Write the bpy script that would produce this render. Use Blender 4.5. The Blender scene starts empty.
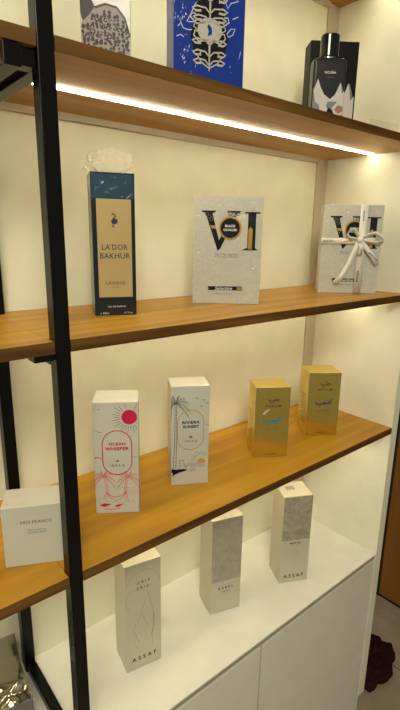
import bpy, bmesh, math, random
from mathutils import Vector, Matrix
random.seed(7)
S = bpy.context.scene
COL = S.collection
DZ = -0.25            # the floor is z = 0

# ------------------------------------------------------------ camera, world, lights, exposure
cam_d = bpy.data.cameras.new('camera'); cam = bpy.data.objects.new('camera', cam_d); COL.objects.link(cam); S.camera = cam
CAM = Vector((-0.279, -0.6244, 1.86 + DZ))
yaw, pit, rol = -0.694, -0.2511, 0.0161
fwd = Vector((-math.sin(yaw)*math.cos(pit), math.cos(yaw)*math.cos(pit), math.sin(pit)))
rt = Vector((math.cos(yaw), math.sin(yaw), 0)); up = rt.cross(fwd)
r2 = math.cos(rol)*rt + math.sin(rol)*up; u2 = -math.sin(rol)*rt + math.cos(rol)*up
M = Matrix((r2, u2, -fwd)).transposed().to_4x4(); M.translation = CAM
cam.matrix_world = M
cam_d.sensor_fit = 'HORIZONTAL'; cam_d.sensor_width = 36; cam_d.lens = 36*473.64/400
cam_d.clip_start = 0.01

S.view_settings.view_transform = 'Standard'; S.view_settings.look = 'None'
S.view_settings.gamma = 1; S.view_settings.use_curve_mapping = False
S.view_settings.exposure = 0.0

W = bpy.data.worlds.new('shop_ambience'); S.world = W; W.use_nodes = True
bg = W.node_tree.nodes['Background']; bg.inputs[0].default_value = (1.0, 0.95, 0.74, 1); bg.inputs[1].default_value = 0.24

def area(name, loc, size, power, color, rot=(0, 0, 0), sy=None):
    d = bpy.data.lights.new(name, 'AREA'); d.size = size; d.energy = power; d.color = color
    if sy: d.shape = 'RECTANGLE'; d.size_y = sy
    o = bpy.data.objects.new(name, d); COL.objects.link(o); o.location = loc; o.rotation_euler = rot
    return o
area('room_fill_light', (-0.9, -1.7, 2.9), 0.8, 56, (1, 0.96, 0.79), (math.radians(25), 0, math.radians(-30)))  # unseen fill added to brighten the carton fronts
LED_STRENGTH = 35.0

# ------------------------------------------------------------ materials
def mat(name, col, rough=0.5, metal=0.0, coat=0.0, bump=None, spec=0.5):
    m = bpy.data.materials.new(name); m.use_nodes = True; n = m.node_tree.nodes; l = m.node_tree.links
    b = n['Principled BSDF']
    b.inputs['Roughness'].default_value = rough; b.inputs['Metallic'].default_value = metal
    b.inputs['Coat Weight'].default_value = coat; b.inputs['Coat Roughness'].default_value = 0.08
    b.inputs['Specular IOR Level'].default_value = spec
    tc = n.new('ShaderNodeTexCoord')
    nz = n.new('ShaderNodeTexNoise'); nz.inputs['Scale'].default_value = 14; nz.inputs['Detail'].default_value = 3
    l.new(tc.outputs['Object'], nz.inputs['Vector'])
    rp = n.new('ShaderNodeValToRGB'); rp.color_ramp.elements[0].position = .3; rp.color_ramp.elements[1].position = .7
    rp.color_ramp.elements[0].color = (*[c*.96 for c in col], 1); rp.color_ramp.elements[1].color = (*[min(1, c*1.03) for c in col], 1)
    l.new(nz.outputs['Fac'], rp.inputs[0]); l.new(rp.outputs[0], b.inputs['Base Color'])
    if bump:
        sc, st = bump
        n2 = n.new('ShaderNodeTexNoise'); n2.inputs['Scale'].default_value = sc; n2.inputs['Detail'].default_value = 2
        n2.inputs['Distortion'].default_value = 1.2
        l.new(tc.outputs['Object'], n2.inputs['Vector'])
        bp = n.new('ShaderNodeBump'); bp.inputs['Strength'].default_value = st; bp.inputs['Distance'].default_value = .004
        l.new(n2.outputs['Fac'], bp.inputs['Height']); l.new(bp.outputs[0], b.inputs['Coat Normal' if coat else 'Normal'])
    return m

def wood(name, c0, c1, c2, rough=0.38, axis=0, spec=.28):
    m = bpy.data.materials.new(name); m.use_nodes = True; n = m.node_tree.nodes; l = m.node_tree.links
    b = n['Principled BSDF']; b.inputs['Roughness'].default_value = rough; b.inputs['Specular IOR Level'].default_value = spec
    tc = n.new('ShaderNodeTexCoord'); mp = n.new('ShaderNodeMapping')
    sc = [26, 26, 26]; sc[axis] = 1.6; mp.inputs['Scale'].default_value = sc
    l.new(tc.outputs['Object'], mp.inputs['Vector'])
    nz = n.new('ShaderNodeTexNoise'); nz.inputs['Scale'].default_value = 1; nz.inputs['Detail'].default_value = 6; nz.inputs['Distortion'].default_value = .6
    l.new(mp.outputs[0], nz.inputs['Vector'])
    rp = n.new('ShaderNodeValToRGB'); e = rp.color_ramp.elements
    e[0].position = .28; e[0].color = (*c0, 1); e[1].position = .72; e[1].color = (*c2, 1)
    k = e.new(.5); k.color = (*c1, 1)
    l.new(nz.outputs['Fac'], rp.inputs[0]); l.new(rp.outputs[0], b.inputs['Base Color'])
    bp = n.new('ShaderNodeBump'); bp.inputs['Strength'].default_value = .12; bp.inputs['Distance'].default_value = .001
    l.new(nz.outputs['Fac'], bp.inputs['Height']); l.new(bp.outputs[0], b.inputs['Normal'])
    return m

def emit(name, col, s):
    m = bpy.data.materials.new(name); m.use_nodes = True; n = m.node_tree.nodes
    b = n['Principled BSDF']; b.inputs['Base Color'].default_value = (*col, 1)
    b.inputs['Emission Color'].default_value = (*col, 1); b.inputs['Emission Strength'].default_value = s
    return m

def film(name, fac=.15, rough=.12, bump=0.6, tint=(1, 1, 1), sc=60):
    m = bpy.data.materials.new(name); m.use_nodes = True; n = m.node_tree.nodes; l = m.node_tree.links
    for x in list(n): n.remove(x)
    o = n.new('ShaderNodeOutputMaterial'); mx = n.new('ShaderNodeMixShader'); t = n.new('ShaderNodeBsdfTransparent')
    g = n.new('ShaderNodeBsdfGlossy'); g.inputs['Roughness'].default_value = rough; g.inputs['Color'].default_value = (1, .97, .9, 1)
    t.inputs['Color'].default_value = (*tint, 1)
    tc = n.new('ShaderNodeTexCoord'); nz = n.new('ShaderNodeTexNoise'); nz.inputs['Scale'].default_value = sc
    nz.inputs['Detail'].default_value = 3; nz.inputs['Distortion'].default_value = 2
    l.new(tc.outputs['Object'], nz.inputs['Vector'])
    bp = n.new('ShaderNodeBump'); bp.inputs['Strength'].default_value = bump; bp.inputs['Distance'].default_value = .006
    l.new(nz.outputs['Fac'], bp.inputs['Height']); l.new(bp.outputs[0], g.inputs['Normal'])
    mx.inputs[0].default_value = fac
    l.new(t.outputs[0], mx.inputs[1]); l.new(g.outputs[0], mx.inputs[2]); l.new(mx.outputs[0], o.inputs['Surface'])
    return m

def stripes(name, ca, cb, scale, rough=.4, bump=.0):
    """woven linen / marbled paper: wave + noise"""
    m = bpy.data.materials.new(name); m.use_nodes = True; n = m.node_tree.nodes; l = m.node_tree.links
    b = n['Principled BSDF']; b.inputs['Roughness'].default_value = rough
    tc = n.new('ShaderNodeTexCoord'); nz = n.new('ShaderNodeTexNoise'); nz.inputs['Scale'].default_value = scale
    nz.inputs['Detail'].default_value = 5; nz.inputs['Distortion'].default_value = 1.6
    l.new(tc.outputs['Object'], nz.inputs['Vector'])
    rp = n.new('ShaderNodeValToRGB'); e = rp.color_ramp.elements
    e[0].position = .38; e[0].color = (*ca, 1); e[1].position = .62; e[1].color = (*cb, 1)
    l.new(nz.outputs['Fac'], rp.inputs[0]); l.new(rp.outputs[0], b.inputs['Base Color'])
    return m

def tile_floor():
    m = bpy.data.materials.new('stone_tile_floor'); m.use_nodes = True; n = m.node_tree.nodes; l = m.node_tree.links
    b = n['Principled BSDF']; b.inputs['Roughness'].default_value = .35
    tc = n.new('ShaderNodeTexCoord'); br = n.new('ShaderNodeTexBrick'); mp = n.new('ShaderNodeMapping')
    mp.inputs['Location'].default_value = (-.06, .3, 0)
    br.offset = 0; br.inputs['Scale'].default_value = 1; br.inputs['Brick Width'].default_value = .6; br.inputs['Row Height'].default_value = .6
    br.inputs['Mortar Size'].default_value = .003; br.inputs['Mortar'].default_value = (.12, .1, .07, 1)
    nz = n.new('ShaderNodeTexNoise'); nz.inputs['Scale'].default_value = 9; nz.inputs['Detail'].default_value = 8
    l.new(tc.outputs['Object'], nz.inputs['Vector'])
    rp = n.new('ShaderNodeValToRGB'); e = rp.color_ramp.elements
    e[0].position = .3; e[0].color = (.28, .22, .15, 1); e[1].position = .7; e[1].color = (.42, .34, .24, 1)
    l.new(nz.outputs['Fac'], rp.inputs[0]); l.new(rp.outputs[0], br.inputs['Color1']); l.new(rp.outputs[0], br.inputs['Color2'])
    l.new(tc.outputs['Object'], mp.inputs[0]); l.new(mp.outputs[0], br.inputs['Vector']); l.new(br.outputs['Color'], b.inputs['Base Color'])
    return m

WALL = mat('cream_wall_paint', (.78, .76, .58), .45)
PANEL = mat('cream_laminate', (.78, .76, .62), .3)
STRIPM = mat('greige_trim', (.52, .45, .33), .5)
WHITE = mat('white_gloss_laminate', (.78, .75, .66), .16)
DOORM = mat('white_satin_door', (.70, .68, .58), .3)
GROOVE = mat('gap_shade_carcass', (.03, .026, .018), .6)  # body blackened so the door gaps and top groove look shaded
PROFILE = mat('champagne_edge_profile', (.34, .31, .21), .4)
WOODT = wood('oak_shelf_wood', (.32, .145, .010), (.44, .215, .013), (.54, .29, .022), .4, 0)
WOODE = wood('dark_shelf_edge', (.035, .014, .003), (.10, .042, .007), (.21, .10, .018), .55, 0)  # edging strip in darker browns than the board
WOODB = wood('brown_door_veneer', (.19, .075, .012), (.25, .10, .016), (.30, .125, .022), .35, 2)
BLACK = mat('black_powder_coat', (.003, .003, .003), .4, spec=.15)
TUBE = mat('black_gloss_tube', (.003, .003, .003), .25, spec=.22)
DARK = mat('dark_plinth', (.008, .006, .005), .6)
LEDM = emit('warm_led', (1.0, .93, .66), LED_STRENGTH)
INK = mat('black_ink', (.006, .006, .008), .5, spec=.12)
GREY = mat('grey_ink', (.09, .085, .08), .5)
PALE = mat('pale_grey_ink', (.26, .24, .20), .5)
GOLDF = mat('gold_foil', (.80, .48, .10), .28, 1)
CREAMI = mat('cream_ink', (.75, .70, .6), .5)

# ------------------------------------------------------------ mesh helpers
def link(name, bm, m, parent=None, smooth=False):
    me = bpy.data.meshes.new(name); bm.normal_update(); bm.to_mesh(me); bm.free()
    o = bpy.data.objects.new(name, me); COL.objects.link(o)
    if m: me.materials.append(m)
    if parent: o.parent = parent
    if smooth:
        for p in me.polygons: p.use_smooth = True
    return o
def box(bm, x0, x1, y0, y1, z0, z1, bev=0.0):
    g = bmesh.ops.create_cube(bm, size=1)
    for v in g['verts']:
        v.co = Vector((x0 + (v.co.x+.5)*(x1-x0), y0 + (v.co.y+.5)*(y1-y0), z0 + (v.co.z+.5)*(z1-z0)))
    if bev:
        es = list({e for v in g['verts'] for e in v.link_edges})
        bmesh.ops.bevel(bm, geom=es, offset=bev, segments=2, affect='EDGES', profile=.5)
    return bm
def bx(name, d, m, parent=None, bev=0.0):
    return link(name, box(bmesh.new(), *d, bev), m, parent)
def struct(o): o['kind'] = 'structure'; return o
def empty(name, loc, rz=0, label=None, cat=None, group=None):
    o = bpy.data.objects.new(name, None); COL.objects.link(o); o.location = loc; o.rotation_euler = (0, 0, rz)
    o.empty_display_size = .03
    if label: o['label'] = label
    if cat: o['category'] = cat
    if group: o['group'] = group
    return o
def prism(bm, pts, z0, z1):
    """vertical prism over polygon pts"""
    a = [bm.verts.new((x, y, z0)) for x, y in pts]; b = [bm.verts.new((x, y, z1)) for x, y in pts]
    bm.faces.new(list(reversed(a))); bm.faces.new(b)
    for i in range(len(pts)):
        j = (i+1) % len(pts); bm.faces.new((a[i], a[j], b[j], b[i]))
    return bm

# ------------------------------------------------------------ the setting
XR = .968; XO = .9995; D = .30; T = .0175; PW = .0223
Z0 = 2.468 + T + DZ; Z1 = 2.093 + DZ; Z2 = 1.7102 + DZ; Z3 = 1.3234 + DZ; Z4 = .90 + DZ
struct(bx('floor', (-2.5, 4.0, -3.0, D+.05, -.05, 0), tile_floor()))
struct(bx('wall_back', (-2.5, 4.0, D, D+.05, 0, 2.75), WALL))
pr = bmesh.new()
prism(pr, [(XR, .0), (XO, .0), (XO, D), (XR, D)], .09, 2.75)
prism(pr, [(XR, .045), (XO, .045), (XO, D), (XR, D)], 0, .09)
struct(link('wall_right', pr, PANEL))
struct(bx('trim_1', (.921, XR, D-.004, D, Z4, 2.75), STRIPM))
for k, z in enumerate((Z1, Z2, Z3, Z0)):      # slim battens that carry the shelves on the wall
    struct(bx('trim_%d' % (k+2), (-1.2, .9205, D-.012, D, z-T-.012, z-T), STRIPM))
d = struct(bx('door_1', (1.551, 1.59, -1.0, .257, .016, 2.3), WOODB))
struct(bx('trim_6', (1.552, 1.62, .2575, .299, 0, 2.3), DARK))
struct(bx('baseboard_right', (1.556, 1.6, -1.0, .257, 0, .0155), DARK))

# storage cabinet under the shelves
cab = empty('storage_cabinet', (0, 0.02, 0), 0, 'long white cabinet with glossy top and plain doors under the shelves', 'cabinet')
def cpart(name, dims, m, bev=0):
    o = bx(name, dims, m, None, bev); o.parent = cab; o.matrix_parent_inverse = Matrix.Translation((0, -.02, 0)); return o
cpart('cabinet_body', (-1.2, XR-.0005, .03, D-.0005, .085, Z4-.0165), GROOVE)
cpart('edge_profile', (-1.2, XR-.0005, .0035, D-.0005, Z4-.0162, Z4-.0053), PROFILE)
cpart('plinth', (-1.2, XR-.0005, .06, D-.0005, 0.0, .085), DARK)
cpart('top_panel', (-1.2, XR-.0005, .002, D-.0005, Z4-.005, Z4), WHITE, .001)
for a, b in ((.460, .9565), (-.044, .4535), (-.547, -.049), (-1.05, -.552)):
    cpart('door', (a, b, .004, .0235, .012, Z4-.024), DOORM, .001)
cpart('side_panel', (.9600, XR-.0005, .002, .0235, .0, Z4-.0165), DOORM)

# ladder frame: posts, cross bars, foot bar
fr = empty('shelf_frame', (-PW/2, PW/2, Z4), 0, 'black square tube ladder frame carrying the wooden shelves', 'frame')
inv = Matrix.Translation((PW/2, -PW/2, -Z4))
def fpart(name, dims, m=BLACK, bev=.0012):
    o = bx(name, dims, m, None, bev); o.parent = fr; o.matrix_parent_inverse = inv; return o
fpart('post', (-PW, 0, 0, PW, Z4+.0005, 2.7), TUBE)
RX0, RX1, RY0 = -.0263, -.004, .2692
fpart('post', (RX0, RX1, RY0, RY0+PW, Z4+.0005, 2.7), TUBE)
fpart('foot_bar', (RX0+.003, RX1+.001, PW+.0005, RY0-.0005, Z4+.0005, Z4+.019), TUBE)
for z in (Z0, Z1, Z2, Z3):
    fpart('cross_bar', (-PW, -.001, PW+.0005, RY0-.0005, z-T-.0215, z-T-.0005), TUBE)
    if z < Z1-.1:
        if z > Z3+.1: fpart('bracket', (-.052, -PW-.0003, .004, .030, z-T-.0105, z-T-.0005), TUBE)
        continue
    fpart('bracket_bar', (-.0635, -.042, .0015, D-.0125, z-T-.0265, z-T-.0005), TUBE)
    fpart('bracket', (-.0417, -PW-.0003, .006, .030, z-T-.0225, z-T-.0025), TUBE)

def shelf(z, side, label, led=True):
    e = empty('wooden_shelf', ((.47 if side > 0 else -.6), .15, z-T), 0, label, 'shelf')
    iv = Matrix.Translation((-(.47 if side > 0 else -.6), -.15, -(z-T)))
    def sp(name, bm, m):
        o = link(name, bm, m); o.parent = e; o.matrix_parent_inverse = iv
    xl = -PW-.0002
    yf = .0022                       # board starts behind its front edging
    if side > 0:
        pts = [(xl, PW+.0004), (.0004, PW+.0004), (.0004, yf), (XR-.0004, yf), (XR-.0004, D-.0045), (-.0035, D-.0045), (-.0035, RY0-.0005), (xl, RY0-.0005)]
        ex = (.0004, XR-.0004)
    else:
        pts = [(-1.2, yf), (xl-.0008, yf), (xl-.0008, RY0-.0008), (RX0-.0006, RY0-.0008), (RX0-.0006, D-.0005), (-1.2, D-.0005)]
        ex = (-1.2, xl-.0008)
    if led:     # groove for the strip: board split into a thin deck and two lower slabs
        zc = z-T+.005
        bm = prism(bmesh.new(), pts, zc, z)
        l0, l1 = .138, .148
        x0 = pts[0][0] if side > 0 else -1.2; x1 = XR-.0004 if side > 0 else xl-.0008
        if side > 0:
            prism(bm, [(xl, PW+.0004), (.0004, PW+.0004), (.0004, yf), (XR-.0004, yf), (XR-.0004, l0), (xl, l0)], z-T, zc)
            prism(bm, [(xl, l1), (XR-.0004, l1), (XR-.0004, D-.0045), (-.0035, D-.0045), (-.0035, RY0-.0005), (xl, RY0-.0005)], z-T, zc)
        else:
            prism(bm, [(-1.2, yf), (x1, yf), (x1, l0), (-1.2, l0)], z-T, zc)
            prism(bm, [(-1.2, l1), (x1, l1), (x1, RY0-.0008), (RX0-.0006, RY0-.0008), (RX0-.0006, D-.0005), (-1.2, D-.0005)], z-T, zc)
        sp('board', bm, WOODT)
        a, b = (.012, .955) if side > 0 else (-1.19, -.07)
        sp('led_strip', box(bmesh.new(), a, b, l0+.0006, l1-.0006, z-T-.0022, z-T+.003), LEDM)
    else:
        sp('board', prism(bmesh.new(), pts, z-T, z), WOODT)
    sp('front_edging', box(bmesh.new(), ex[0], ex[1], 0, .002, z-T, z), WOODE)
    e['group'] = 'oak shelves on the black frame'
    return e
shelf(Z1, 1, 'long oak shelf with a glowing light strip under it, below the royal blue box')
shelf(Z2, 1, 'long oak shelf carrying the navy box and both grey boxes with large letters')
shelf(Z3, 1, 'long oak shelf right of the black post carrying the two gold cartons')
shelf(Z0, 1, 'oak shelf end at the very top right, seen from below')
shelf(Z1, -1, 'short piece of oak shelf left of the post at the top left corner')
shelf(Z2, -1, 'oak shelf left of the black post with nothing standing on it')
shelf(Z3, -1, 'oak shelf left of the black post under the square white carton')

# ------------------------------------------------------------ carton kit
class Carton:
    """front face lies in local y=0, facing -y; u,v = fractions from the top left of the front"""
    def __init__(s, name, x, y, z, rot, w, dp, h, m, label, cat='box', group=None, bev=.0008, sides=None, body='carton'):
        s.w, s.h, s.d = w, h, dp
        s.root = empty(name, (x, y, z+.0003), rot, label, cat, group)
        s.body = bx(body, (-w/2, w/2, 0, dp, 0, h), m, s.root, bev)
        if sides:
            s.body.data.materials.append(sides)
            for p in s.body.data.polygons:
                if p.normal.y > -.5: p.material_index = 1
        s.n = 0
    def P(s, u, v, lay=1):
        u = min(.996, max(.004, u)); v = min(.997, max(.003, v))
        return Vector(((u-.5)*s.w, -.00022*lay, (1-v)*s.h))
    def art(s, name, m, lay=1): return Art(s, name, m, lay)
    def text(s, t, u, v, wf, m, name='lettering', lay=2, bold=0.0, hs=1.0, shear=0, rot=0):
        c = bpy.data.curves.new('t', 'FONT'); c.body = t; c.align_x = 'CENTER'; c.offset = bold*1.6; c.shear = shear; c.resolution_u = 2
        c.space_character = 1.05
        o = bpy.data.objects.new('t', c); COL.objects.link(o)
        dg = bpy.context.evaluated_depsgraph_get(); me = bpy.data.meshes.new_from_object(o.evaluated_get(dg))
        bpy.data.objects.remove(o)
        xs = [q.co.x for q in me.vertices]; ys = [q.co.y for q in me.vertices]
        if not xs: return
        k = wf*s.w/(max(xs)-min(xs)); cx = (max(xs)+min(xs))/2; cy = (max(ys)+min(ys))/2
        base = s.P(u, v, lay); cr, sr = math.cos(rot), math.sin(rot)
        for q in me.vertices:
            X = (q.co.x-cx)*k; Y = (q.co.y-cy)*k*hs
            q.co = base + Vector((cr*X-sr*Y, 0, sr*X+cr*Y))
        me.materials.clear(); me.materials.append(m); me.name = name
        ob = bpy.data.objects.new(name, me); COL.objects.link(ob); ob.parent = s.root
        return ob
class Art:
    def __init__(s, c, name, m, lay): s.c, s.name, s.m, s.lay, s.bm = c, name, m, lay, bmesh.new(); s.f = None
    def at(s, f): s.f = f; return s
    def pt(s, u, v):
        if s.f: u, v = s.f(u, v)
        return s.c.P(u, v, s.lay)
    def poly(s, pts):
        vs = [s.bm.verts.new(s.pt(u, v)) for u, v in pts]
        f = s.bm.faces.new(vs); f.normal_update()
        if f.normal.y > 0: f.normal_flip()
        return s
    def rect(s, u0, v0, u1, v1): return s.poly([(u0, v0), (u1, v0), (u1, v1), (u0, v1)])
    def line(s, pts, wd, w1=None):
        """wd: stroke width as a fraction of the face width"""
        c = s.c; P = [s.pt(u, v) for u, v in pts]; n = len(P); L = []; R = []
        for i in range(n):
            a = P[max(0, i-1)]; b = P[min(n-1, i+1)]; t = (b-a)
            if t.length < 1e-9: t = Vector((1, 0, 0))
            t.normalize(); nn = Vector((-t.z, 0, t.x))
            k = i/(n-1); ww = (wd*(1-k)+(w1 if w1 is not None else wd)*k)*c.w/2
            L.append(s.bm.verts.new(P[i]+nn*ww)); R.append(s.bm.verts.new(P[i]-nn*ww))
        for i in range(n-1): s.bm.faces.new((L[i], R[i], R[i+1], L[i+1]))
        return s
    def disc(s, u, v, r, rv=None, n=20, a0=0, a1=2*math.pi):
        rv = rv if rv is not None else r*s.c.w/s.c.h
        return s.poly([(u+r*math.cos(a0+(a1-a0)*i/n), v-rv*math.sin(a0+(a1-a0)*i/n)) for i in range(n + (0 if a1-a0 > 6.2 else 1))])
    def ring(s, u, v, r, wd, n=24, a0=0, a1=2*math.pi):
        k = s.c.w/s.c.h
        return s.line([(u+r*math.cos(a0+(a1-a0)*i/n), v-r*k*math.sin(a0+(a1-a0)*i/n)) for i in range(n+1)], wd)
    def capsule(s, u0, v0, u1, v1, wd):
        k = s.c.w/s.c.h; r = (u1-u0)/2; uc = (u0+u1)/2; p = []
        for i in range(13): a = math.pi - math.pi*i/12; p.append((uc+r*math.cos(a), v0+r*k-r*k*math.sin(a)))
        for i in range(13): a = -math.pi*i/12; p.append((uc+r*math.cos(a), v1-r*k-r*k*math.sin(a)))
        p.append(p[0]); p.append(p[1]); return s.line(p, wd)
    def done(s): return link(s.name, s.bm, s.m, s.c.root)
def arc(p0, p1, bend, n=8):
    """curved polyline; bend = sideways offset at the middle (in v)"""
    return [(p0[0]+(p1[0]-p0[0])*i/n, p0[1]+(p1[1]-p0[1])*i/n - bend*4*(i/n)*(1-i/n)) for i in range(n+1)]

# ------------------------------------------------------------ navy box with gold label
NAVY = mat('navy_wrapped_card', (.004, .011, .018), .3, 0, .35, (70, .5), spec=.3)
NAVYB = mat('blue_upper_band', (.008, .045, .085), .3, 0, .5, (70, .6))
LABEL = mat('brushed_gold_label', (.50, .37, .15), .38, .25, .5, (45, .5))
FILM = film('clear_cellophane', .11, .10, 1.0, sc=110)
c = Carton('perfume_box', .158, .146, Z2, math.radians(-22), .0765, .062, .2495, NAVY,
           'tall navy box with gold label and crinkled clear wrap standing up above its top')
c.art('blue_band', NAVYB, 1).rect(.02, .01, .98, .17).done()
c.art('gold_label', LABEL, 1).rect(.11, .175, .91, .865).done()
NB = mat('navy_ink', (.02, .03, .07), .4)
c.text("LA'DOR", .51, .505, .60, NB, bold=.004, hs=1.05); c.text('BAKHUR', .51, .567, .70, NB, bold=.004, hs=1.05)
c.text('LAVERNE', .51, .762, .46, NB); c.text('PARFUMS', .51, .793, .16, NB)
c.text('EAU DE PARFUM', .52, .935, .42, CREAMI, lay=2); c.text('e 200ml', .23, .983, .2, CREAMI); c.text('6.7 fl.oz', .8, .983, .2, CREAMI)
b = c.art('bird_emblem', NB, 2)
b.line([(.46, .285), (.49, .272), (.53, .28), (.54, .293), (.5, .305), (.485, .315)], .025, .03)
b.poly([(.43, .325), (.5, .305), (.58, .312), (.6, .33), (.55, .345), (.47, .345)]); b.line([(.5, .345), (.46, .362), (.52, .366)], .025); b.done()
# upstanding cellophane fan
bm = bmesh.new(); N = 22; Rr = 6; g = []
for i in range(N+1):
    a = math.pi*(.03+.94*i/N); row = []
    for j in range(Rr+1):
        k = j/Rr; rr = .006 + k*(.045+.002*math.sin(i*2.1))
        X = -math.cos(a)*rr*.95; Zz = math.sin(a)*rr*.85
        Y = .03 + .0045*math.sin(i*1.9+j*.8)*k + .002*math.cos(i*3.3)
        row.append(bm.verts.new((X, Y, .2500+Zz)))
    g.append(row)
for i in range(N):
    for j in range(Rr): bm.faces.new((g[i][j], g[i+1][j], g[i+1][j+1], g[i][j+1]))
wr = link('cellophane_wrap', bm, FILM, c.root, True)
m_ = wr.modifiers.new('s', 'SOLIDIFY'); m_.thickness = .0003
# bright folded rims of the wrap
RIM = film('cellophane_fold', .6, .25, .3); RIM.node_tree.nodes['Glossy BSDF'].inputs['Color'].default_value = (1, 1, .95, 1)
def strand(bm, pts, r):
    prev = None
    for i, p in enumerate(pts):
        p = Vector(p); t = (Vector(pts[min(i+1, len(pts)-1)])-Vector(pts[max(i-1, 0)])).normalized()
        a = t.cross(Vector((0, 1, 0)))
        a = a.normalized() if a.length > 1e-4 else Vector((1, 0, 0)); b_ = t.cross(a)
        ring = [bm.verts.new(p+r*(a*math.cos(q*math.pi/2)+b_*math.sin(q*math.pi/2))) for q in range(4)]
        if prev:
            for q in range(4): bm.faces.new((prev[q], prev[(q+1) % 4], ring[(q+1) % 4], ring[q]))
        prev = ring
for sgn, sp_ in ((-1, 1), (1, 1), (-1, .6), (1, .5)):
    bm = bmesh.new(); strand(bm, [(sgn*(.018+.022*math.sin(q*.35)*sp_), .027+.003*math.sin(q*2), .2505+.0052*q*(.6+.4*sp_)) for q in range(8)], .0006)
    link('cellophane_fold', bm, RIM, c.root)

GLINT = mat('crinkle_glint', (.95, .95, .9), .2)  # white strands put in as painted highlights on the crinkled wrap
rn = random.Random(11)
for i in range(11):
    a0 = math.pi*(.12+.76*i/10); rr = rn.uniform(.024, .041); L_ = rn.uniform(.004, .009); tt = a0+rn.uniform(-.7, .7)
    p0 = Vector((-math.cos(a0)*rr, .0235, .251+math.sin(a0)*rr*.82)); dv = Vector((math.cos(tt), rn.uniform(-.2, .2), math.sin(tt)))*L_
    bm = bmesh.new(); strand(bm, [p0, p0+dv*.5+Vector((.0008, 0, .0005)), p0+dv], .00042); link('cellophane_glint', bm, GLINT, c.root)
# ------------------------------------------------------------ the two black-and-white boxes
LINEN = stripes('linen_grey_card', (.48, .46, .39), (.54, .51, .43), 90, .35)
def vi_box(x, y, rot, w, h, label, gap=None):
    c = Carton('perfume_box', x, y, Z2, rot, w, .042, h, LINEN, label, group='grey boxes with large letters')
    a = c.art('large_letters', INK, 2)
    a.poly([(.12, .125), (.32, .125), (.32, .138), (.275, .15), (.40, .455), (.36, .495), (.175, .15), (.12, .138)])
    a.poly([(.36, .495), (.35, .42), (.60, .15), (.49, .138), (.49, .125), (.68, .125), (.68, .138), (.63, .15), (.40, .47)])
    a.rect(.74, .133, .96, .148); a.rect(.79, .147, .905, .465); a.poly([(.70, .485), (.79, .462), (.905, .462), (.95, .485)]); a.done()
    a = c.art('gold_details', GOLDF, 3)
    a.poly([(.245, .258), (.325, .262), (.34, .29), (.262, .286)]); a.done(); a = c.art('gold_details', GOLDF, 3); a.poly([(.80, .475), (.80, .29), (.83, .268), (.86, .29), (.86, .475)]); a.done()
    a = c.art('gold_ring', GOLDF, 4); a.disc(.535, .282, .165, n=28); a.done()
    a = c.art('round_badge', INK, 5); a.disc(.535, .282, .14, n=28); a.done()
    a = c.art('scroll_ornament', GREY, 3)
    for t_ in range(3): a.ring(.53+.05*t_, .15+.01*(t_ % 2), .03, .012, 8)
    for t_ in range(3): a.ring(.2+.03*t_, .16+.02*t_, .025, .01, 8)
    a.done()
    c.text('BLACK', .535, .262, .15, CREAMI, lay=6, bold=.02); c.text('CAVALIER', .535, .298, .2, CREAMI, lay=6, bold=.02)
    c.text('EAU DE PARFUM', .49, .528, .32, GREY, lay=2); c.text('NATURAL SPRAY VAPORISATEUR', .49, .55, .36, GREY, lay=2)
    a = c.art('black_label_bar', INK, 2); a.poly([(.22, .83), (.24, .855), (.22, .868), (.74, .868), (.74, .83)]); a.done()
    a = c.art('gold_details', GOLDF, 3); a.poly([(.66, .836), (.735, .836), (.735, .862), (.66, .862)]); a.done()
    c.text('Selective', .46, .848, .26, CREAMI, lay=3, shear=.3, bold=.01); c.text('FRENCH AVENUE', .46, .902, .26, GREY, lay=2)
    return c
c = vi_box(.430, .142, -.687, .147, .225, 'linen grey box with large black and gold letters and a round badge, no ribbon')
SHEEN = film('tight_shrink_wrap', .02, .1, .5, sc=40)
bx('shrink_wrap', (-.0745, .0745, -.0022, .0435, 0, .2262), SHEEN, c.root, .001)
c = vi_box(.843, .110, -.754, .154, .228, 'linen grey box with large black letters tied with a white ribbon bow')
bx('shrink_wrap', (-.078, .078, -.0022, .0435, 0, .2295), SHEEN, c.root, .001)
RIB = mat('white_satin_ribbon', (.76, .73, .64), .35)
def ribbon(pts, wd, parent, name='ribbon', thick=.0006, side=None, m=None):
    """flat band along 3D pts (local), width lies across the path within the x-z plane unless side given"""
    bm = bmesh.new(); n = len(pts); L = []; R_ = []
    for i, p in enumerate(pts):
        t = (Vector(pts[min(i+1, n-1)])-Vector(pts[max(i-1, 0)])).normalized()
        s_ = Vector(side) if side else t.cross(Vector((0, 1, 0)))
        s_.normalize()
        L.append(bm.verts.new(Vector(p)+s_*wd/2)); R_.append(bm.verts.new(Vector(p)-s_*wd/2))
    for i in range(n-1): bm.faces.new((L[i], R_[i], R_[i+1], L[i+1]))
    o = link(name, bm, m or RIB, parent, True); md = o.modifiers.new('s', 'SOLIDIFY'); md.thickness = thick; md.offset = 0
    return o
w, h = .154, .228
def q(u, v, y): return ((u-.5)*w, y, (1-v)*h)
SR = film('sheer_ribbon', .5, .5, .2); SR.node_tree.nodes['Glossy BSDF'].inputs['Color'].default_value = (.8, .76, .68, 1)
ribbon([q(.665, 1-.004, -.0032), q(.665, .5, -.0035), q(.67, .0, -.0032)], .019, c.root, 'ribbon_band')
ribbon([q(-.012, .405, -.0032), q(.5, .40, -.004), q(1.012, .39, -.0032)], .016, c.root, 'ribbon_band')
kx, kv = .63, .385
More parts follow.
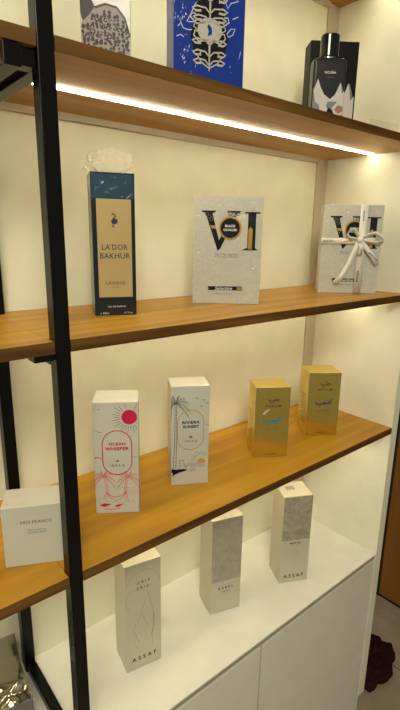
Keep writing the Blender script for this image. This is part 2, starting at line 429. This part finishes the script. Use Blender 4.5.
ribbon([q(kx, kv, -.006), q(.58, .33, -.014), q(.5, .27, -.02), q(.42, .28, -.022), q(.39, .325, -.02), q(.43, .365, -.016), q(.52, .375, -.012), q(kx, kv, -.007)], .012, c.root, 'bow_loop', side=(0.25, -.8, .75))
ribbon([q(kx, kv, -.006), q(.74, .335, -.012), q(.86, .31, -.018), q(.98, .36, -.02), q(1.0, .40, -.018), q(.9, .42, -.014), q(.76, .405, -.01), q(kx, kv, -.007)], .012, c.root, 'bow_loop', side=(-.1, -.7, .8))
ribbon([q(kx, kv, -.008), q(.56, .5, -.009), q(.49, .65, -.007), q(.38, .8, -.006), q(.27, .885, -.006)], .014, c.root, 'ribbon_tail')
ribbon([q(kx, kv, -.008), q(.75, .48, -.012), q(.87, .57, -.012), q(.95, .66, -.009)], .012, c.root, 'ribbon_tail')
ribbon([q(kx+.01, kv, -.008), q(.66, .47, -.013), q(.645, .56, -.011)], .012, c.root, 'ribbon_tail')
bm = bmesh.new(); bmesh.ops.create_uvsphere(bm, u_segments=14, v_segments=9, radius=.008)
for v_ in bm.verts: v_.co = Vector((v_.co.x*1.1, v_.co.y*.7, v_.co.z)) + Vector(q(kx, kv, -.011))
link('bow_knot', bm, RIB, c.root, True)
for (u, v, ww, rr, ly) in ((.665, .12, .17, 1.55, 20), (.655, .80, .2, 1.5, 20), (.10, .405, .17, .03, 20), (.44, .405, .14, 0, 22), (.66, .52, .11, 1.5, 62), (.87, .57, .2, -.75, 62), (.9, .40, .17, .02, 24)):
    c.text('good luck', u, v, ww, INK, lay=ly, bold=.01, rot=rr, shear=.3)

# ------------------------------------------------------------ white boxes with the beach drawings
CARD = mat('white_matt_card', (.50, .49, .42), .4, 0, .3, (50, .2))
RED = mat('crimson_ink', (.50, .02, .05), .4); PINK = mat('pink_line_ink', (.62, .20, .18), .5); MAG = mat('magenta_sun_ink', (.52, .005, .06), .4)
OCH = mat('ochre_line_ink', (.50, .27, .06), .4); ORG = mat('orange_sun_ink', (.62, .25, .03), .4); BRN = mat('brown_ink', (.12, .03, .02), .5)
def palm(a, cu, cv, s, n=7, lw=.010):
    for i in range(n):
        an = math.pi*(-.12+1.24*i/(n-1)); du = math.cos(an)*s; dv = -math.sin(an)*s*.38
        pts = [(cu+du*t, cv+dv*t+ .12*s*t*t*(1.2 if 1 < i < n-2 else 1.8)) for t in (0, .25, .5, .75, 1)]
        a.line(pts, lw, lw*.5)
        for t in (.25, .4, .55, .7, .85, 1):
            k = min(3, int(t*4)); f = t*4-k; pu = pts[k][0]*(1-f)+pts[k+1][0]*f; pv = pts[k][1]*(1-f)+pts[k+1][1]*f
            a.line([(pu, pv), (pu+du*.12-.01, pv+.032*s/.3)], lw*.55, lw*.3)
def trunk(a, p0, p1, bend, wd, lw=.008):
    L = arc(p0, p1, 0, 8); L = [(u+bend*math.sin(math.pi*i/8), v) for i, (u, v) in enumerate(L)]
    a.line([(u-wd*(.6+.05*i), v) for i, (u, v) in enumerate(L)], lw); a.line([(u+wd*(.6+.05*i), v) for i, (u, v) in enumerate(L)], lw)
    for i in range(len(L)*2-2):
        k = i//2; f = (i % 2)/2; u = L[k][0]*(1-f)+L[k+1][0]*f; v = L[k][1]*(1-f)+L[k+1][1]*f
        a.line([(u-wd*.7, v), (u, v+.006), (u+wd*.7, v)], lw*.6)
def diamond(a, u, v, s):
    k = a.c.w/a.c.h
    for du, dv in ((0, -1), (-1, .5), (1, .5)):
        uu, vv = u+du*s*1.1, v+dv*s*k*.9; a.poly([(uu, vv-s*k), (uu+s, vv), (uu, vv+s*k), (uu-s, vv)])
c = Carton('perfume_box', .130, .112, Z3, -.593, .084, .071, .231, CARD,
           'white box printed with magenta sun, red outlined oval and red palms', group='beach drawing boxes')
a = c.art('sun_print', MAG, 1); a.disc(.81, .13, .175, n=28); a.done()
a = c.art('grey_line_print', GREY, 1)
for i in range(30):
    an = 2*math.pi*i/30; k = c.w/c.h; r0, r1 = .215, (.34 if i % 2 else .40)
    p0 = (.81+r0*math.cos(an), .13-r0*k*math.sin(an)); p1 = (.81+r1*math.cos(an), .13-r1*k*math.sin(an))
    if max(p0[0], p1[0]) < .985 and min(p0[1], p1[1]) > .01: a.line([p0, p1], .012, .008)
a.line([(.02, .06), (.06, .062)], .012); a.line([(.10, .06), (.17, .06)], .01)
a.line([(.02, .245), (.08, .24), (.12, .255), (.19, .262)], .01); a.line([(.88, .485), (.985, .487)], .01); a.done()
a = c.art('oval_frame', RED, 2); a.capsule(.19, .245, .85, .64, .022); a.done()
a = c.art('red_line_print', RED, 1); a.line([(.01, .482), (.10, .482), (.17, .49)], .03, .01)
a.line(arc((.25, .80), (.7, .80), -.05), .014); a.line(arc((.25, .805), (.7, .805), -.075), .012)
a.poly([(.06, .925), (.2, .905), (.36, .915), (.2, .94)]); a.poly([(.42, .935), (.5, .92), (.66, .915), (.5, .945)]); a.line([(.2, .96), (.4, .965), (.55, .955)], .012); a.done()
a = c.art('palm_print', PINK, 1)
palm(a, .20, .655, .24, 8, .020); palm(a, .76, .665, .25, 8, .020)
trunk(a, (.21, .66), (.20, .88), .06, .032, .014); trunk(a, (.75, .67), (.72, .89), -.05, .032, .014)
for i in range(4): a.line([(.62+.02*i, .76+.02*i), (.8, .765+.02*i), (.97, .76+.02*i)], .007)
a.line([(.4, .75), (.5, .74), (.58, .752)], .007); a.line([(.03, .9), (.3, .885), (.6, .9), (.9, .89)], .007); a.done()
c.text('OCEAN', .52, .363, .38, RED, lay=2, bold=.025, hs=.85); c.text('WHISPER', .52, .405, .54, RED, lay=2, bold=.025, hs=.85)
a = c.art('diamond_emblem', RED, 2); diamond(a, .52, .515, .022); a.done()
c.text('I B R A Q', .52, .558, .32, GREY, lay=2, bold=.005)
c = Carton('perfume_box', .309, .111, Z3, -.512, .082, .064, .228, CARD,
           'white box printed with black palm, ochre outlined oval and orange half sun', group='beach drawing boxes')
a = c.art('black_line_print', GREY, 1)
trunk(a, (.12, .19), (.09, .83), .015, .035, .014); palm(a, .12, .17, .36, 10, .018)
for u, v in ((.66, .125), (.84, .145), (.93, .175), (.79, .205)):
    a.line([(u-.05, v-.008), (u-.02, v-.006), (u, v+.006)], .012); a.line([(u, v+.006), (u+.02, v-.006), (u+.05, v-.004)], .012)
a.line([(.9, .385), (.985, .386)], .01)
for i in range(13):
    an = math.pi*(i+.5)/13; k = c.w/c.h; r0, r1 = .17, .27 if i % 2 else .31
    p1 = (.80+r1*math.cos(an), .755-r1*k*math.sin(an))
    if p1[0] < .985: a.line([(.80+r0*math.cos(an), .755-r0*k*math.sin(an)), p1], .008)
for i in range(4): a.line([(.5+.1*j/1, .775+.013*i+(.005 if j % 2 else -.004)) for j in range(5 if i else 5)], .008)
a.line([(.22, .74), (.33, .74), (.35, .80), (.25, .80), (.22, .74)], .015); a.line([(.22, .80), (.2, .84)], .012); a.line([(.35, .8), (.45, .8), (.47, .77)], .015); a.line([(.38, .8), (.4, .835)], .012)
a.line([(.5, .85), (.55, .862), (.65, .855), (.66, .842), (.56, .838), (.5, .85)], .012); a.done()
a = c.art('dark_shore_print', INK, 2); a.poly([(.01, .825), (.15, .835), (.34, .83), (.44, .845), (.22, .868), (.10, .885), (.02, .905), (.05, .875), (.01, .86)]); a.done()
a = c.art('half_sun_print', ORG, 2); a.disc(.80, .775, .12, n=14, a0=0, a1=math.pi); a.done()
a = c.art('oval_frame', OCH, 2); a.capsule(.17, .235, .86, .635, .02); a.done()
c.text('RIVIERA', .52, .358, .46, INK, lay=2, bold=.02, hs=.85); c.text('SUNSET', .52, .40, .43, INK, lay=2, bold=.02, hs=.85)
a = c.art('diamond_emblem', INK, 2); diamond(a, .52, .505, .022); a.done()
c.text('I B R A Q', .52, .548, .32, GREY, lay=2, bold=.005)

# ------------------------------------------------------------ gold cartons
GOLD = mat('gold_mirror_card', (.72, .56, .14), .2, .95, 0, (9, .35)); GOLDS = mat('gold_side_card', (.75, .58, .15), .35, .8)
BLUE = mat('turquoise_ink', (.0, .22, .42), .4); NAVI = mat('dark_blue_ink', (.01, .02, .12), .4); BRW = mat('dark_olive_ink', (.07, .05, .01), .5)
def script_top(a):          # small three-dotted calligraphic mark
    a.line([(.36, .165), (.42, .19), (.52, .192), (.58, .175), (.63, .165), (.68, .172), (.66, .188), (.60, .184)], .03, .022)
    a.line([(.52, .19), (.55, .165), (.57, .19)], .022); a.line([(.42, .2), (.47, .225), (.56, .215)], .02, .012); a.disc(.55, .135, .014); a.disc(.52, .145, .012); a.disc(.58, .145, .012)
def script_mid(a):
    a.line([(.26, .455), (.27, .485), (.36, .50), (.46, .492), (.50, .475), (.54, .462), (.58, .478), (.53, .494), (.50, .482)], .036, .03)
    a.line([(.56, .485), (.64, .492), (.72, .48), (.76, .445), (.745, .41)], .034, .02); a.line([(.62, .455), (.68, .442), (.7, .46), (.64, .48)], .022); a.disc(.38, .53, .018); a.disc(.55, .435, .016)
def gold(x, y, rot, w, dp, h, inkmid, label, seal):
    c = Carton('perfume_box', x, y, Z3, rot, w, dp, h, GOLD, label, sides=GOLDS, group='gold cartons')
    a = c.art('calligraphy_mark', BRW, 2); script_top(a); a.done()
    a = c.art('calligraphy_name', inkmid, 2); script_mid(a); a.done()
    c.text('H E R A M', .52, .262, .44, BRW, lay=2, bold=.01); c.text('L A H A B', .51, .60, .34, BRW if inkmid is NAVI else BLUE, lay=2)
    c.text('EAU DE PARFUM', .5, .955, .34, BRW, lay=2)
    if seal:
        a = c.art('pale_sticker_patch', mat('pale_pink_gold', (.62, .52, .34), .4, .3), 1); a.poly([(.20, .375), (.28, .33), (.42, .29), (.40, .32), (.27, .385)]); a.done()
    # small print down the left side face
    bm = bmesh.new()
    for i in range(9):
        z = h*(.62-.055*i); y0, y1 = dp*.2, dp*(.8-.1*(i % 3)); X = -w/2-.0003
        bm.faces.new([bm.verts.new((X, y1, z)), bm.verts.new((X, y0, z)), bm.verts.new((X, y0, z-.0015)), bm.verts.new((X, y1, z-.0015))])
    link('side_print', bm, BRW, c.root)
    return c
gold(.549, .092, -.564, .086, .072, .182, BLUE, 'gold carton with turquoise script, nearer of the two gold cartons', True)
gold(.760, .096, -.599, .089, .077, .180, NAVI, 'gold carton with dark blue script, nearer the shelf end', False)

# ------------------------------------------------------------ square white carton on the left shelf
CARD2 = mat('white_pearl_card', (.52, .50, .42), .35, 0, .3, (40, .25))
c = Carton('perfume_box', -.0492, .0635, Z3, -.463, .1015, .060, .1085, CARD2, 'square white carton with thin grey lettering tucked behind the black post')
c.text('MISS FRANCIS', .52, .265, .48, GREY, lay=2); c.text('EAU DE PARFUM', .52, .40, .27, GREY, lay=2); c.text('NATURAL SPRAY', .52, .445, .29, GREY, lay=2)

# ------------------------------------------------------------ three tall cartons on the cabinet
IV = mat('ivory_card', (.52, .48, .36), .35, 0, .3, (50, .15)); MARB = stripes('marbled_grey_print', (.27, .24, .18), (.38, .34, .26), 34, .4)
MARB2 = stripes('soft_grey_print', (.33, .30, .23), (.39, .35, .27), 30, .4)
c = Carton('perfume_box', .190, .120, Z4, -.190, .084, .070, .276, IV, 'tall ivory carton with angular line drawing, nearest the black post on the cabinet', group='tall ivory cartons on the cabinet')
a = c.art('line_drawing', PALE, 2)
a.ring(.5, .21, .46, .008, 16, .1, math.pi-.1); a.ring(.3, .32, .3, .007, 12, 1.6, 4.2)
a.line([(.62, .27), (.78, .50), (.80, .60), (.70, .72)], .012); a.line([(.78, .5), (.74, .8)], .009); a.line([(.2, .6), (.36, .74)], .011); a.line([(.2, .6), (.45, .47), (.55, .35)], .009)
a.line([(.3, .66), (.2, .72), (.35, .8)], .008); a.line([(.45, .47), (.6, .6), (.78, .58)], .007); a.done()
c.text('O R I S', .5, .175, .36, INK, lay=2); c.text('E R I K', .5, .228, .34, INK, lay=2); c.text('A S S A F', .5, .898, .70, INK, lay=2, bold=.012)
c = Carton('perfume_box', .445, .126, Z4, -.304, .085, .075, .275, IV, 'tall ivory carton with faint floral drawing, middle of the cabinet row', group='tall ivory cartons on the cabinet')
a = c.art('grey_print_panel', MARB2, 1); a.rect(.01, .01, .99, .66); a.done()
a = c.art('line_drawing', PALE, 2)
for i in range(9):
    an = -2.6+i*.42; a.line([(.55, .3), (.55+.15*math.cos(an), .3+.06*math.sin(an)), (.55+.26*math.cos(an+.3), .3+.10*math.sin(an+.3))], .01, .005)
a.ring(.48, .44, .36, .007, 14, .3, 5.2); a.ring(.55, .5, .22, .007, 12, 1.2, 4.9); a.line([(.3, .25), (.4, .45), (.3, .62)], .008); a.line([(.02, .70), (.98, .70)], .006); a.line([(.02, .80), (.98, .80)], .006); a.done()
c.text('R E B E L', .5, .735, .5, INK, lay=2, bold=.008); c.text('POWDER', .5, .775, .3, GREY, lay=2, bold=.01)
c = Carton('perfume_box', .670, .085, Z4, -.470, .085, .075, .273, IV, 'tall ivory carton with grey marbled upper half, nearest the right end of the cabinet', group='tall ivory cartons on the cabinet')
a = c.art('marbled_print_panel', MARB, 1); a.rect(.01, .01, .99, .50); a.done()
c.text('MARVEL', .5, .535, .4, GREY, lay=2, bold=.015); c.text('EDITION', .5, .565, .2, GREY, lay=2); c.text('A S S A F', .5, .925, .70, INK, lay=2, bold=.012)
a = c.art('line_drawing', PALE, 2); a.ring(.5, .64, .09, .008, 10); a.line([(.35, .64), (.65, .63)], .006); a.done()
# barcode label on its top
bm = bmesh.new()
def flat(bm, x0, x1, y0, y1, z): f = bm.faces.new([bm.verts.new((x0, y0, z)), bm.verts.new((x1, y0, z)), bm.verts.new((x1, y1, z)), bm.verts.new((x0, y1, z))])
for i in range(9): flat(bm, -.02+i*.0028, -.0188+i*.0028, .035, .055, .27325)
link('barcode', bm, INK, c.root)

# ------------------------------------------------------------ silver wrapped box bottom left
SILV = mat('silver_foil_card', (.08, .076, .056), .3, .5, 0, (16, .12))
SILS = mat('grey_card_side', (.13, .115, .105), .4)
c = Carton('perfume_box', -.066-.075*math.cos(-.13), .099+.075*.13, Z4, -.13, .15, .172, .12, SILV, 'large dark silver box wrapped in crinkled film at the bottom left corner', bev=.002)
c.body.data.materials.append(SILS)
for p in c.body.data.polygons:
    if p.normal.z < .5: p.material_index = 1
# film with folds lying on the top
bm = bmesh.new(); n = 24; g = []
def fold(x, y):
    d1 = abs((x+.0)*.35 + (y-.045)*1.0 - .012); d2 = abs(x*.5-(y-.02)*1.1-.01); d3 = abs((x-.03)*.95+(y-.03)*.5)
    edge = min((x+.0745), (.0745-x), y, .172-y)
    return (.007*max(0, 1-d1/.014)+.005*max(0, 1-d2/.012)+.004*max(0, 1-d3/.01)+.0012*math.sin(x*90)*math.cos(y*70)+.0014)*min(1, max(0, edge)/.012)
for i in range(n*2+1):
    g.append([bm.verts.new((-.0745+.149*i/(2*n), .172*j/(2*n), .1205+fold(-.0745+.149*i/(2*n), .172*j/(2*n)))) for j in range(2*n+1)])
for i in range(2*n):
    for j in range(2*n): bm.faces.new((g[i][j], g[i+1][j], g[i+1][j+1], g[i][j+1]))
o = link('film_wrap', bm, film('silver_film', .22, .16, .15, (.95, .95, .9), 20), c.root, True); md = o.modifiers.new('s', 'SOLIDIFY'); md.thickness = .0003

# ------------------------------------------------------------ top shelf
BEIGE = mat('warm_grey_print', (.33, .29, .22), .3, 0, .15, (40, .4)); SPOT = mat('dark_brown_print', (.03, .018, .016), .4, spec=.2); FUR = mat('fur_grey_print', (.25, .20, .165), .4, spec=.3)
def place(p, q_):     # front left / front right world xy -> centre, rot, width
    return ((p[0]+q_[0])/2, (p[1]+q_[1])/2, math.atan2(q_[1]-p[1], q_[0]-p[0]), math.hypot(q_[0]-p[0], q_[1]-p[1]))
x, y, r, w = place((.1065, .14), (.172, .10))
h = .115
c = Carton('perfume_box', x, y, Z1, r, w, .05, h, BEIGE, 'box printed with a spotted big cat face on the top shelf')
a = c.art('cat_head_print', FUR, 1).at(lambda u, v: (.5+(u-.5)*1.04, v-.11))
a.poly([(.04, .42), (.16, .30), (.30, .22), (.5, .17), (.72, .20), (.88, .33), (.95, .5), (.96, 1.1), (.04, 1.1)]); a.done()
a = c.art('cat_markings_print', SPOT, 2).at(lambda u, v: (.5+(u-.5)*1.04, v-.11))
a.poly([(.02, .02), (.14, .03), (.22, .12), (.30, .22), (.18, .33), (.06, .40), (.02, .3)]); a.line([(.3, .235), (.5, .185), (.72, .215), (.87, .34), (.94, .5)], .04, .03)
rnd = random.Random(3)
for i in range(11):
    for j in range(15):
        u = .08+.083*i+rnd.uniform(-.02, .02); v = .28+.048*j+rnd.uniform(-.014, .014)
        if v < .2+((u-.5)**2)*1.1+.06 or v > 1.05: continue
        if (abs(u-.27) < .13 and abs(v-.80) < .07) or (abs(u-.83) < .11 and abs(v-.83) < .07): continue
        rr = rnd.uniform(.022, .040); m0 = rnd.uniform(0, 6)
        if j < 7 and rnd.random() < .45: a.ring(u, v, rr*1.0, rr*.8, 7, m0, m0+5)
        else: rr *= 1.12; a.poly([(u+rr*math.cos(m0+k*1.05)*rnd.uniform(.7, 1.2), v+rr*.9*w/h*math.sin(m0+k*1.05)*rnd.uniform(.8, 1.6)) for k in range(6)])
for eu, ev in ((.27, .80), (.83, .83)):
    a.line(arc((eu-.12, ev+.01), (eu+.1, ev+.03), .06), .035); a.line(arc((eu-.11, ev+.03), (eu+.1, ev+.035), -.03), .02)
    a.disc(eu, ev, .03)
a.done()

BLU = mat('royal_blue_wrap', (.004, .03, .27), .3, 0, .5, (45, .8), spec=.2); SILI = mat('silver_ink', (.55, .52, .46), .3, .3)
x, y, r, w = place((.2805, .135), (.4045, .085)); h = .175
c = Carton('perfume_box', x, y, Z1, r, w, .05, h, BLU, 'royal blue wrapped box with silver scroll emblem on the top shelf', sides=mat('pale_blue_side', (.05, .09, .35), .3))
def mir(a, pts, wd, w1=None, cx=.48):
    a.line(pts, wd, w1); a.line([(2*cx-u, v) for u, v in pts], wd, w1)
K = w/h
def V(t): return .42 + t*.55        # lower, visible part of the face
EM = lambda u, v: (.5+(u-.48)*1.5, .33+(v-.575)*1.3)
a = c.art('black_scroll_print', INK, 2).at(EM)
a.poly([(.36, .34), (.6, .34), (.62, .52), (.66, .62), (.60, .80), (.36, .80), (.30, .62), (.34, .52)]); a.done()
a = c.art('silver_scroll_print', SILI, 3).at(EM)
for vv, s in ((.36, 1), (.44, 1.1), (.50, .8), (.66, 1.0), (.74, .9), (.80, .7)):
    mir(a, [(.48, vv+.02), (.44, vv-.015), (.40-.04*s, vv-.022), (.36-.04*s, vv-.005), (.38-.03*s, vv+.012), (.42-.02*s, vv+.008)], .016, .028)
mir(a, [(.46, .64), (.38, .66), (.33, .62), (.345, .585), (.375, .595)], .022, .016); mir(a, [(.44, .52), (.36, .54), (.30, .50), (.31, .47), (.35, .475)], .022, .016)
mir(a, [(.40, .60), (.33, .56), (.36, .5)], .014); mir(a, [(.48, .84), (.40, .80), (.37, .76), (.40, .73)], .016)
mir(a, [(.48, .3), (.42, .33), (.37, .31), (.39, .285)], .02, .02)
a.line([(.48, .28), (.48, .5)], .03, .02); a.line([(.48, .65), (.48, .86)], .03, .015); a.disc(.48, .575, .115, n=24); a.done()
a = c.art('small_blue_figure', BLU, 4).at(EM); a.poly([(.47, .53), (.50, .56), (.50, .60), (.46, .615), (.47, .58), (.455, .55)]); a.done()
a = c.art('white_map_lines', mat('pale_blue_ink', (.45, .52, .70), .4), 2).at(lambda u, v: (u, v-.22))
for L in ([(.06, .55), (.10, .52), (.08, .48), (.13, .56), (.20, .57), (.30, .56)], [(.18, .50), (.24, .42), (.28, .35), (.33, .30), (.30, .26)], [(.62, .30), (.7, .26), (.75, .33), (.79, .28), (.9, .25), (.84, .23)],
          [(.74, .56), (.80, .51), (.86, .50), (.83, .56), (.77, .585), (.74, .56)], [(.04, .64), (.1, .62), (.14, .64)], [(.82, .42), (.9, .39)], [(.2, .5), (.3, .49)]):
    a.line(L, .012)
a.done()

# black box with mountain print behind the bottle
BLKC = mat('black_satin_card', (.004, .004, .004), .4, spec=.12); SNOW = mat('snow_white_print', (.52, .48, .44), .4); RUST = mat('rust_print', (.32, .12, .07), .4)
MNT = mat('blue_grey_print', (.14, .15, .17), .4)
x, y, r, w = place((.719, .207), (.793, .10)); 
def mountains(a_w, a_g, a_r, a_k):
    a_g.poly([(.02, .93), (.02, .52), (.14, .42), (.3, .60), (.5, .72), (.62, .70), (.86, .42), (.97, .60), (.97, .93)])
    a_w.poly([(.04, .56), (.15, .36), (.24, .50), (.36, .62), (.55, .70), (.7, .62), (.84, .42), (.9, .6), (.97, .56), (.97, .97), (.72, .97), (.62, .85), (.78, .74), (.5, .74), (.44, .80), (.50, .88), (.40, .97), (.30, .97), (.22, .8), (.1, .75)])
    a_r.poly([(.70, .88), (.80, .80), (.95, .82), (.97, .9), (.84, .95)]); a_k.poly([(.42, .98), (.52, .84), (.66, .9), (.64, .98)])
c = Carton('perfume_box', .765, .150, Z1, math.radians(-36), .116, .05, .210, BLKC, 'black box with snowy mountain print standing behind the dark bottle')
A = [c.art('snow_print', SNOW, 2), c.art('mountain_print', MNT, 1), c.art('rust_print', RUST, 3), c.art('dark_peak_print', BLKC, 3)]
def sub(v0, v1, u0, u1, art):
    P0 = c.P
    return art
mountains(*A)
for q_ in A: q_.done()
# the bottle: lofted rounded rectangle glass body, collar and cap
GLASSD = mat('smoked_dark_glass', (.022, .021, .023), .2, spec=.25)
CAPM = mat('black_gloss_cap', (.004, .004, .004), .08)
bt = empty('perfume_bottle', (.596, .038, Z1+.0003), math.radians(-38), 'dark glass bottle with glossy black cap and mountain picture on the top shelf', 'bottle')
def rrect(w_, d_, r_, n=6):
    P = []
    for cx, cy, a0 in ((w_/2-r_, d_/2-r_, 0), (-w_/2+r_, d_/2-r_, 90), (-w_/2+r_, -d_/2+r_, 180), (w_/2-r_, -d_/2+r_, 270)):
        for i in range(n+1):
            an = math.radians(a0+90*i/n); P.append((cx+r_*math.cos(an), cy+r_*math.sin(an)))
    return P
def loft(prof, parent, name, m):     # prof: (z, w, d, r)
    bm = bmesh.new(); rings = []
    for z, w_, d_, r_ in prof: rings.append([bm.verts.new((px, py, z)) for px, py in rrect(w_, d_, r_)])
    for a_, b_ in zip(rings, rings[1:]):
        for i in range(len(a_)): j = (i+1) % len(a_); bm.faces.new((a_[i], a_[j], b_[j], b_[i]))
    bm.faces.new(list(reversed(rings[0]))); bm.faces.new(rings[-1]); return link(name, bm, m, parent, False)
BWd, BH = .066, .108
loft([(0, BWd-.006, .03, .004), (.002, BWd, .034, .005), (BH-.008, BWd, .034, .005), (BH-.003, BWd-.002, .032, .006), (BH, BWd-.012, .026, .006)], bt, 'glass_body', GLASSD)
loft([(BH, .030, .024, .0119), (BH+.004, .030, .024, .0119)], bt, 'collar', mat('steel_collar', (.3, .3, .3), .2, 1))
loft([(BH+.004, .036, .032, .0145), (BH+.041, .036, .032, .0145), (BH+.043, .033, .029, .013)], bt, 'cap', CAPM)
cc = Carton.__new__(Carton); cc.w, cc.h, cc.d = BWd, BH, .034; cc.root = empty('front_picture', (0, -.0171, 0)); cc.root.parent = bt
A = [cc.art('snow_print', SNOW, 2), cc.art('mountain_print', MNT, 1), cc.art('rust_print', RUST, 3), cc.art('dark_peak_print', BLKC, 3)]
mountains(*A)
objs = [q_.done() for q_ in A]
objs.append(cc.text('VICUÑA', .5, .25, .36, CREAMI, lay=2, bold=.01)); objs.append(cc.text('HOMME', .5, .335, .2, GREY, lay=2))
for ob in objs:
    for v_ in ob.data.vertices: v_.co.y -= .0171
    ob.parent = bt
bpy.data.objects.remove(cc.root)

# clear acrylic ticket holder near the end of the top shelf
bm = bmesh.new(); box(bm, -.05, .05, 0, .0012, 0, .022, .0004); box(bm, -.05, .05, .0012, .02, 0, .0012, .0003)
o = link('ticket_holder', bm, film('clear_acrylic', .08, .08, .05)); o.location = (.80, .022, Z1+.0003); o.rotation_euler = (0, 0, math.radians(-8))
o['label'] = 'small clear plastic ticket holder at the right end of the top shelf'; o['category'] = 'ticket holder'

# ------------------------------------------------------------ maroon cloth on the floor
CL = mat('maroon_fabric', (.022, .004, .005), .8, 0, 0, (60, .6), spec=.15)
bm = bmesh.new(); bmesh.ops.create_icosphere(bm, subdivisions=5, radius=1)
from mathutils import noise
for v_ in bm.verts:
    p = v_.co.copy(); n1 = noise.noise(p*1.6+Vector((3, 1, 5))); n2 = noise.noise(p*4.5)
    rr = 1+.30*n1+.12*n2
    v_.co = Vector((p.x*.125*rr, p.y*.075*rr, max(0, p.z*.050*rr*(1+.3*noise.noise(p*7))+.02)))
o = link('cloth', bm, CL, None, True); o.location = (1.185, .078, .0003); o.rotation_euler = (0, 0, math.radians(10))
o['label'] = 'crumpled dark maroon cloth lying on the tiled floor beside the cabinet'; o['category'] = 'cloth'
